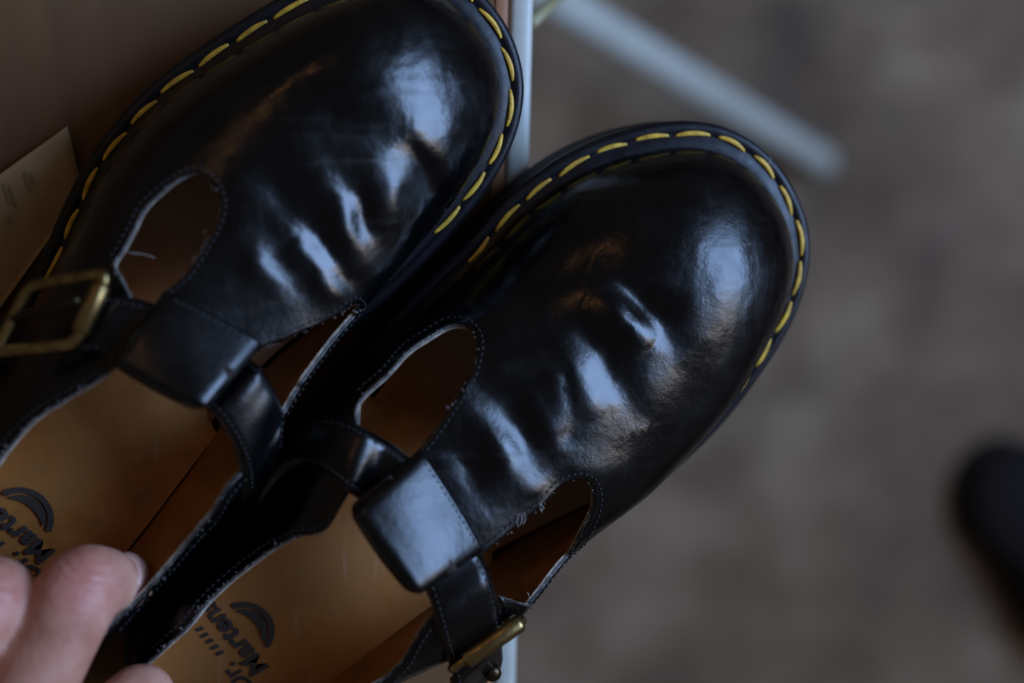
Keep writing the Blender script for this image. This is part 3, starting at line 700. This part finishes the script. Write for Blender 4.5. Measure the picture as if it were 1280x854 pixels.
n = t.noise(4.5, 8, .62); n2 = t.noise(1.6, 5, .6)
c = t.ramp(n, [(.36, (.075, .047, .026)), (.5, (.172, .115, .067)), (.64, (.33, .235, .15))])
c = t.mix(t.rng(n2, .42, .62, 0, .6), c, (.20, .112, .062))
c = t.mix(t.rng(t.noise(7, 3), .58, .72, 0, .3), c, (.05, .04, .034))
t.lk(c, t.b.inputs['Base Color']); t.lk(t.bump(t.noise(60, 6), .5, .004), t.b.inputs['Normal'])

ZG = -1.0
gm = mesh_obj('ground', [(-6, -6, ZG), (6, -6, ZG), (6, 6, ZG), (-6, 6, ZG)], [(0, 1, 2, 3)], M['ground']); gm['kind'] = 'structure'
e0, e1 = unp(668, -10, 0)[:2], unp(645, 850, 0)[:2]
ed = nrm(e0 - e1); en = np.array([ed[1], -ed[0]])               # along the edge, and outward from it
P0 = e1 - ed * .12; P1 = e0 + ed * .24
bench = thing('bench', (*(.5 * (P0 + P1) - en * .18), ZG), 'dark wooden bench top with pale blue painted metal edge and splayed legs', 'bench')
bpy.context.view_layer.update()
def slab(name, a, b, depth0, depth1, z0, z1, material, bev=.001):
    bm = bmesh.new(); q = [a - en * depth0, b - en * depth0, b - en * depth1, a - en * depth1]
    lo = [bm.verts.new((*p, z0)) for p in q]; hi = [bm.verts.new((*p, z1)) for p in q]
    bm.faces.new(lo); bm.faces.new(hi)
    for i in range(4): bm.faces.new((lo[i], lo[(i + 1) % 4], hi[(i + 1) % 4], hi[i]))
    bmesh.ops.recalc_face_normals(bm, faces=bm.faces[:])
    bmesh.ops.bevel(bm, geom=bm.edges[:], offset=bev, segments=2, affect='EDGES', profile=.5)
    return bm_obj(name, bm, material, bench)
depth = .0136
slab('bench_top', P0, P1, depth, depth + .42, -.022, -.0004, M['wood'])
slab('edge_lipping', P0, P1, .0088, .0134, -.022, -.0008, M['edgewood'], .0006)
slab('metal_edge', P0, P1, 0, .0086, -.026, .0, M['paint'], .0022)
far = depth + .4202
slab('metal_edge', P0, P1, far, far + .0086, -.026, .0, M['paint'], .0022)
def leg(a, b, r=.0160):
    bm = bmesh.new(); P, Rr = roundcaps(a, b, r, 4); tube(bm, P, Rr, 20); return bm_obj('leg', bm, M['paint'], bench)
foot = unp(1032, 205, ZG + .017)                 # crossed legs: this one runs under the bench
q_ = unp(690, -2, -.56); topc = foot + (q_ - foot) * ((-.030 - foot[2]) / (q_[2] - foot[2]))
leg(topc, foot)
mir = lambda p: np.array([*(p[:2] - ed * (2 * ((p[:2] - .5 * (P0 + P1)) @ ed))), p[2]])
mi2 = lambda p: np.array([*(p[:2] - en * (2 * ((p[:2] - (.5 * (P0 + P1) - en * (far / 2))) @ en))), p[2]])
M['dull'] = mat('dull_yellow_metal', (.30, .26, .13), .5)
bm = bmesh.new(); tube(bm, [unp(665, 28, -.024), unp(705, -12, -.10)], .0024, 10); bm_obj('brace', bm, M['dull'], bench)
leg(mi2(topc), mi2(foot)); leg(mi2(mir(topc)), mi2(mir(foot)))

# paper tag lying on the bench beside the shoe
M['card'] = mat('tan_card', (.36, .25, .15), .8); t = NT(M['card'])
t.lk(t.ramp(t.noise(70, 5), [(.3, (.30, .185, .085)), (.7, (.38, .245, .118))]), t.b.inputs['Base Color'])
M['red'] = mat('red_print', (.35, .02, .015), .7)
c0 = [(82, 158, .012), (99, 226, .006), (-18, 410, .008), (-75, 330, .02), (-40, 275, .022)]
ct = [unp(*c) for c in c0[:4]]; 
tg = thing('swing_tag', unp(20, 290, 0), 'tan card tag with red print and faint writing beside the buckled shoe', 'tag')
bpy.context.view_layer.update()
tl, tr_, br_, bl_ = unp(-70, 268, .010), unp(84, 158, .006), unp(104, 240, .0035), unp(-40, 440, .004)
n1 = 14; V, Fc = [], []
for zoff in (0, -.0007):
    for i in range(n1 + 1):
        for j in range(n1 + 1):
            x, y = i / n1, j / n1; p = (tl * (1 - x) + tr_ * x) * (1 - y) + (bl_ * (1 - x) + br_ * x) * y
            V.append(p + np.array([0, 0, zoff + .0015 * math.sin(x * 3) * (1 - y)]))
K = (n1 + 1) ** 2; I = lambda i, j: i * (n1 + 1) + j
for i in range(n1):
    for j in range(n1):
        Fc.append((I(i, j), I(i, j + 1), I(i + 1, j + 1), I(i + 1, j))); Fc.append((K + I(i, j), K + I(i + 1, j), K + I(i + 1, j + 1), K + I(i, j + 1)))
    for q in (0, n1):
        Fc.append((I(i, q), I(i + 1, q), K + I(i + 1, q), K + I(i, q))); Fc.append((I(q, i), I(q, i + 1), K + I(q, i + 1), K + I(q, i)))
card = mesh_obj('card', V, Fc, M['card'], tg)
def on_card(x, y): return (tl * (1 - x) + tr_ * x) * (1 - y) + (bl_ * (1 - x) + br_ * x) * y + np.array([0, 0, .0004 + .0015 * math.sin(x * 3) * (1 - y)])
M['faint'] = mat('faded_ink', (.235, .15, .075), .8)
V, Fc = [], []
cx, cy = .20, .50
ring = [on_card(cx + .15 * math.cos(a), cy + .20 * math.sin(a)) for a in np.linspace(0, 2 * math.pi, 28, endpoint=False)]
mesh_obj('red_print', ring, [tuple(range(28))], M['red'], tg)
V, Fc = [], []
for (x0, y0, x1, y1) in [(.46, .10, .48, .32), (.50, .16, .515, .40), (.62, .14, .64, .38), (.66, .20, .68, .34), (.44, .40, .47, .48)]:
    k = len(V); V += [on_card(x0, y0), on_card(x1, y0), on_card(x1 + .02, y1), on_card(x0 + .02, y1)]; Fc.append((k, k + 1, k + 2, k + 3))
mesh_obj('faint_writing', V, Fc, M['faint'], tg)

# ================================================================== dark shoe on the ground, far out of focus
M['dullblack'] = mat('dull_black_leather', (.014, .010, .009), .85, spec=.15); t = NT(M['dullblack'])
t.lk(t.bump(t.noise(80, 4), .3, .002), t.b.inputs['Normal'])
tp, hp = unp(1240, 560, ZG + .03)[:2], unp(1420, 960, ZG + .03)[:2]
ax = nrm(hp - tp); pn_ = np.array([-ax[1], ax[0]])
gs = thing('worn_shoe', (*(tp + ax * .14), ZG), 'dark shoe on the ground at lower right, far out of focus', 'shoe')
bpy.context.view_layer.update()
def plan_half(x): return .068 * (max(1 - ((.085 - x) / .085) ** 2, 0) ** .5 if x < .085 else (1 - .28 * math.sin(min((x - .085) / .10, 1) * math.pi / 2) if x < .235 else .72 * max(1 - ((x - .235) / .05) ** 2, 0) ** .5))
xs = [.285 * math.sin(math.pi / 2 * k / 40) ** 2 for k in range(41)]
def lay(name, zf, wf, material, ring=18, z0=0.):
    V, Fc = [], []
    for x in xs:
        for k in range(ring + 1):
            th = math.pi * k / ring; q = tp + ax * x + pn_ * (plan_half(x) * wf * math.cos(th)); V.append((*q, ZG + z0 + zf(x) * max(math.sin(th), 0) ** .7))
    for i in range(len(xs) - 1):
        for k in range(ring): a = i * (ring + 1) + k; Fc.append((a, a + 1, a + ring + 2, a + ring + 1))
    return mesh_obj(name, V, Fc, material, gs)
lay('upper', lambda x: (.045 + .045 * min(max((x - .06) / .12, 0), 1)) * max(1 - ((.06 - x) / .06) ** 2 if x < .06 else 1, 0) ** .5, .93, M['dullblack'], z0=.018)
V, Fc = [], []
for zz, f in ((0, .97), (.004, 1), (.019, 1), (.021, .96)):
    V += [(*(tp + ax * x + pn_ * plan_half(x) * f), ZG + zz + .0005) for x in xs] + [(*(tp + ax * x - pn_ * plan_half(x) * f), ZG + zz + .0005) for x in xs[-2:0:-1]]
n = len(V) // 4
Fc = [(j * n + k, j * n + (k + 1) % n, (j + 1) * n + (k + 1) % n, (j + 1) * n + k) for j in range(3) for k in range(n)] + [tuple(range(n))[::-1], tuple(3 * n + k for k in range(n))]
mesh_obj('sole', V, Fc, M['rubber'], gs, smooth=False)

# ================================================================== hand
M['skin'] = mat('skin', (.50, .27, .20), .5, sss=.25); t = NT(M['skin'])
def spot(p, r):
    vm = t.n.new('ShaderNodeVectorMath'); vm.operation = 'DISTANCE'; t.lk(t.tc.outputs['Object'], vm.inputs[0]); vm.inputs[1].default_value = tuple(map(float, p))
    return t.rng(vm.outputs['Value'], r, r * .25, 0, 1)
FIN = {   # joints as (px, py, height, radius)
 'index':  [(-20, 985, .104, .0145), (26, 885, .102, .0130), (68, 802, .0985, .0122), (92, 752, .0945, .0124), (106, 732, .0905, .0121), (124, 728, .0865, .0108), (137, 729, .0815, .0097), (147, 731, .0755, .0090), (153, 735, .0690, .0080), (156, 739, .064, .0054)],
 'middle': [(-145, 985, .106, .0146), (-100, 882, .1045, .0131), (-54, 805, .1020, .0124), (-26, 765, .0985, .0128), (-12, 748, .0935, .0124), (0, 746, .0860, .0110), (8, 750, .0790, .0100), (12, 757, .0720, .0094), (14, 766, .0660, .0082), (15, 773, .0620, .0055)],
 'ring':   [(-260, 1010, .110, .0138), (-225, 900, .110, .0120), (-180, 830, .108, .0114), (-150, 790, .103, .0116), (-136, 776, .096, .0108), (-126, 778, .087, .0098), (-120, 786, .078, .0090), (-118, 796, .070, .0080), (-117, 804, .065, .0052)],
 'little': [(-360, 1070, .104, .0126), (-335, 960, .104, .0106), (-295, 890, .102, .0099), (-268, 858, .097, .0100), (-256, 850, .090, .0092), (-248, 852, .082, .0084), (-243, 862, .074, .0076), (-241, 870, .068, .0048)],
 'thumb':  [(-60, 1210, .098, .0190), (20, 1110, .098, .0165), (85, 1010, .100, .0132), (122, 950, .1005, .0128), (150, 908, .0965, .0124), (170, 880, .0900, .0112), (183, 868, .084, .0098), (190, 864, .079, .0062)],
}
bm = bmesh.new(); J = {}
for nm, L in FIN.items():
    P = np.array([unp(x, y, zc(z)) for x, y, z, r in L]); rr_ = np.array([q[3] for q in L]); J[nm] = P
    C4 = catmull(np.column_stack([P, rr_]), 6); pth, rad = C4[:, :3], C4[:, 3]
    d0 = nrm(pth[-1] - pth[-2]); pth = np.vstack([pth, pth[-1] + d0 * rad[-1] * .35]); rad = np.r_[rad, rad[-1] * .5]
    tube(bm, pth, rad, 20)
wr = unp(-330, 1420, .115)
for nm in ('index', 'middle', 'ring', 'little', 'thumb'):
    a = J[nm][0]; r0 = FIN[nm][0][3]
    P = catmull([a + (J[nm][1] - a) * .3, a, a * .55 + wr * .45 + np.array([0, 0, .004]), wr], 6); tube(bm, P, np.linspace(r0, .020 if nm != 'thumb' else .018, len(P)), 18)
fa = unp(-520, 1750, .125); tube(bm, catmull([wr * .8 + J['middle'][0] * .2, wr, fa], 6), .027, 24)
ho = bm_obj('hand_raw', bm, M['skin'])
md = ho.modifiers.new('r', 'REMESH'); md.mode = 'VOXEL'; md.voxel_size = .0011
md = ho.modifiers.new('s', 'SMOOTH'); md.factor = .5; md.iterations = 7
bpy.context.view_layer.update()
me = bpy.data.meshes.new_from_object(ho.evaluated_get(bpy.context.evaluated_depsgraph_get())); bpy.data.objects.remove(ho)
me.materials.clear(); me.materials.append(M['skin']); me.polygons.foreach_set('use_smooth', [True] * len(me.polygons))
kn = [unp(100, 722, .095), unp(-22, 742, .099)]
# creases over the knuckles
co = np.zeros(len(me.vertices) * 3); me.vertices.foreach_get('co', co); co = co.reshape(-1, 3)
no = np.zeros(len(me.vertices) * 3); me.vertices.foreach_get('normal', no); no = no.reshape(-1, 3)
for k, nm in ((kn[0], 'index'), (kn[1], 'middle')):
    d = nrm(J[nm][3] - J[nm][1]); rel = co - k; al = rel @ d; dist = np.linalg.norm(rel, axis=1)
    side = np.linalg.norm(rel - al[:, None] * d, axis=1)
    for c_, am in ((-.0068, .0004), (-.0046, .0007), (-.0024, .0009), (0., .0008), (.0026, .0006), (.0050, .0004)):
        co -= no * (am * np.exp(-((al - c_ - 18 * side ** 2) / .00065) ** 2) * np.exp(-(dist / .0095) ** 2))[:, None]
me.vertices.foreach_set('co', co.ravel()); me.update()
hand = bpy.data.objects.new('hand', me); COL.objects.link(hand)
hand['label'] = 'bare hand with bent fingers gripping both shoes by their inner sides'; hand['category'] = 'hand'
n = t.noise(90, 5, .6); c = t.ramp(n, [(.3, (.40, .165, .11)), (.55, (.51, .245, .17)), (.75, (.58, .32, .235))])
for k in kn: c = t.mix(t.math('MULTIPLY', spot(k, .016), .55), c, (.50, .15, .115))
c = t.mix(t.math('MULTIPLY', spot(J['index'][-2], .018), .5), c, (.52, .20, .15))
t.lk(c, t.b.inputs['Base Color'])
b = t.bump(t.voro(900), .25, .0005); b = t.bump(t.noise(420, 4), .4, .0006, b); b = t.bump(t.noise(160, 3, .6, t.mapping((0, 0, 1.1), (1, .35, 1))), .18, .0008, b)
t.lk(b, t.b.inputs['Normal']); t.lk(t.rng(n, .3, .7, .42, .58), t.b.inputs['Roughness'])
M['nail'] = mat('fingernail', (.46, .25, .19), .45)
def nail(p_base, p_tip, up, w):
    d = nrm(p_tip - p_base); L_ = np.linalg.norm(p_tip - p_base); up = nrm(up - d * (up @ d)); sd = np.cross(d, up); V, Fc = [], []
    for sgn in (0, 1):
        for i in range(9):
            for j in range(9):
                x, y = i / 8, j / 8 * 2 - 1; wx = w * (1 - .35 * max(x - .75, 0) * 4 * (x - .75) * 4) * (.82 + .18 * min(x * 4, 1))
                V.append(p_base + d * (L_ * x) + sd * wx * math.sin(y * 1.1) / math.sin(1.1) + up * (w * .75 * (math.cos(y * 1.1) - 1) + .0012 * math.sin(math.pi * x) - .0006 * sgn))
    I = lambda s_, i, j: s_ * 81 + i * 9 + j
    for i in range(8):
        for j in range(8): Fc.append((I(0, i, j), I(0, i + 1, j), I(0, i + 1, j + 1), I(0, i, j + 1))); Fc.append((I(1, i, j), I(1, i, j + 1), I(1, i + 1, j + 1), I(1, i + 1, j)))
        for q in (0, 8): Fc.append((I(0, i, q), I(0, i + 1, q), I(1, i + 1, q), I(1, i, q))); Fc.append((I(0, q, i), I(0, q, i + 1), I(1, q, i + 1), I(1, q, i)))
    o = mesh_obj('fingernail', V, Fc, M['nail'], hand)
    bm = bmesh.new(); bm.from_mesh(o.data); bmesh.ops.recalc_face_normals(bm, faces=bm.faces[:]); bm.to_mesh(o.data); bm.free()
P = J['index']; dd = nrm(P[8] - P[5]); o_ = np.array([.1, .75, 1.]); o_ = nrm(o_ - dd * (o_ @ dd))
nail(P[6] * .7 + P[5] * .3 + o_ * .0104, P[8] + o_ * .0094 + dd * .002, o_, .0068)
P = J['thumb']; dd = nrm(P[-1] - P[-4]); nail(P[-4] + dd * .006 + np.array([0, 0, .0095]), P[-1] + dd * .001 + np.array([0, 0, .0085]), np.array([0, 0, 1.]), .0064)
# loose fibres at the cut edges
def fibres(name, sh, parent, L, rad=.00007, dz=.002):
    bm = bmesh.new()
    for q in L:
        P = catmull([unp(x, y, sh.at(x, y)[2] + dz) for x, y in q], 4); tube(bm, P, rad, 5)
    o = bm_obj(name, bm, M['fibre'], parent); o['kind'] = 'stuff'
fibres('loose_fibres', R, rr, [[(651, 641), (653, 650), (649, 657)], [(655, 640), (657, 649), (653, 656)], [(649, 642), (646, 652), (648, 659)], [(678, 627), (675, 634), (678, 640)], [(674, 629), (680, 635), (675, 638)], [(659, 741), (661, 743), (660, 746)], [(958, 210), (962, 203), (964, 196)]])
fibres('loose_fibres', Ls, lr, [[(164, 316), (178, 318), (193, 322)], [(158, 314), (166, 317), (175, 317)], [(253, 292), (258, 288), (256, 294)]], .00014, -.006)

# frayed nap along the raw edges
def fray(sh, parent, edges, n=90):
    bm = bmesh.new()
    for pts_ in edges:
        q = resample(catmull(pts_, 6), n); uv = sh.inv(q); P = sh.surf(uv[:, 0], uv[:, 1]); N = sh.nsurf(uv[:, 0], uv[:, 1]); T = nrm(np.gradient(P, axis=0)); O = np.cross(T, N)
        for k in range(n):
            if random.random() < .35: continue
            l = random.choice((.0004, .0006, .0007, .0012)); p = P[k] + N[k] * random.uniform(-.0008, .0010)
            d = nrm(O[k] * random.uniform(-1, 1) + N[k] * random.uniform(-.2, 1) + T[k] * random.uniform(-.8, .8)); d2 = nrm(d + rng.normal(0, .5, 3))
            tube(bm, [p, p + d * l * .6, p + d * l * .6 + d2 * l * .5], .00006, 4)
    o = bm_obj('frayed_nap', bm, M['fibre'], parent); o['kind'] = 'stuff'
fray(R, rr, [R_MED, R_LAT, R_MQ]); fray(Ls, lr, [L_LAT, L_MED, L_MQ, L_LQ[:-1]])
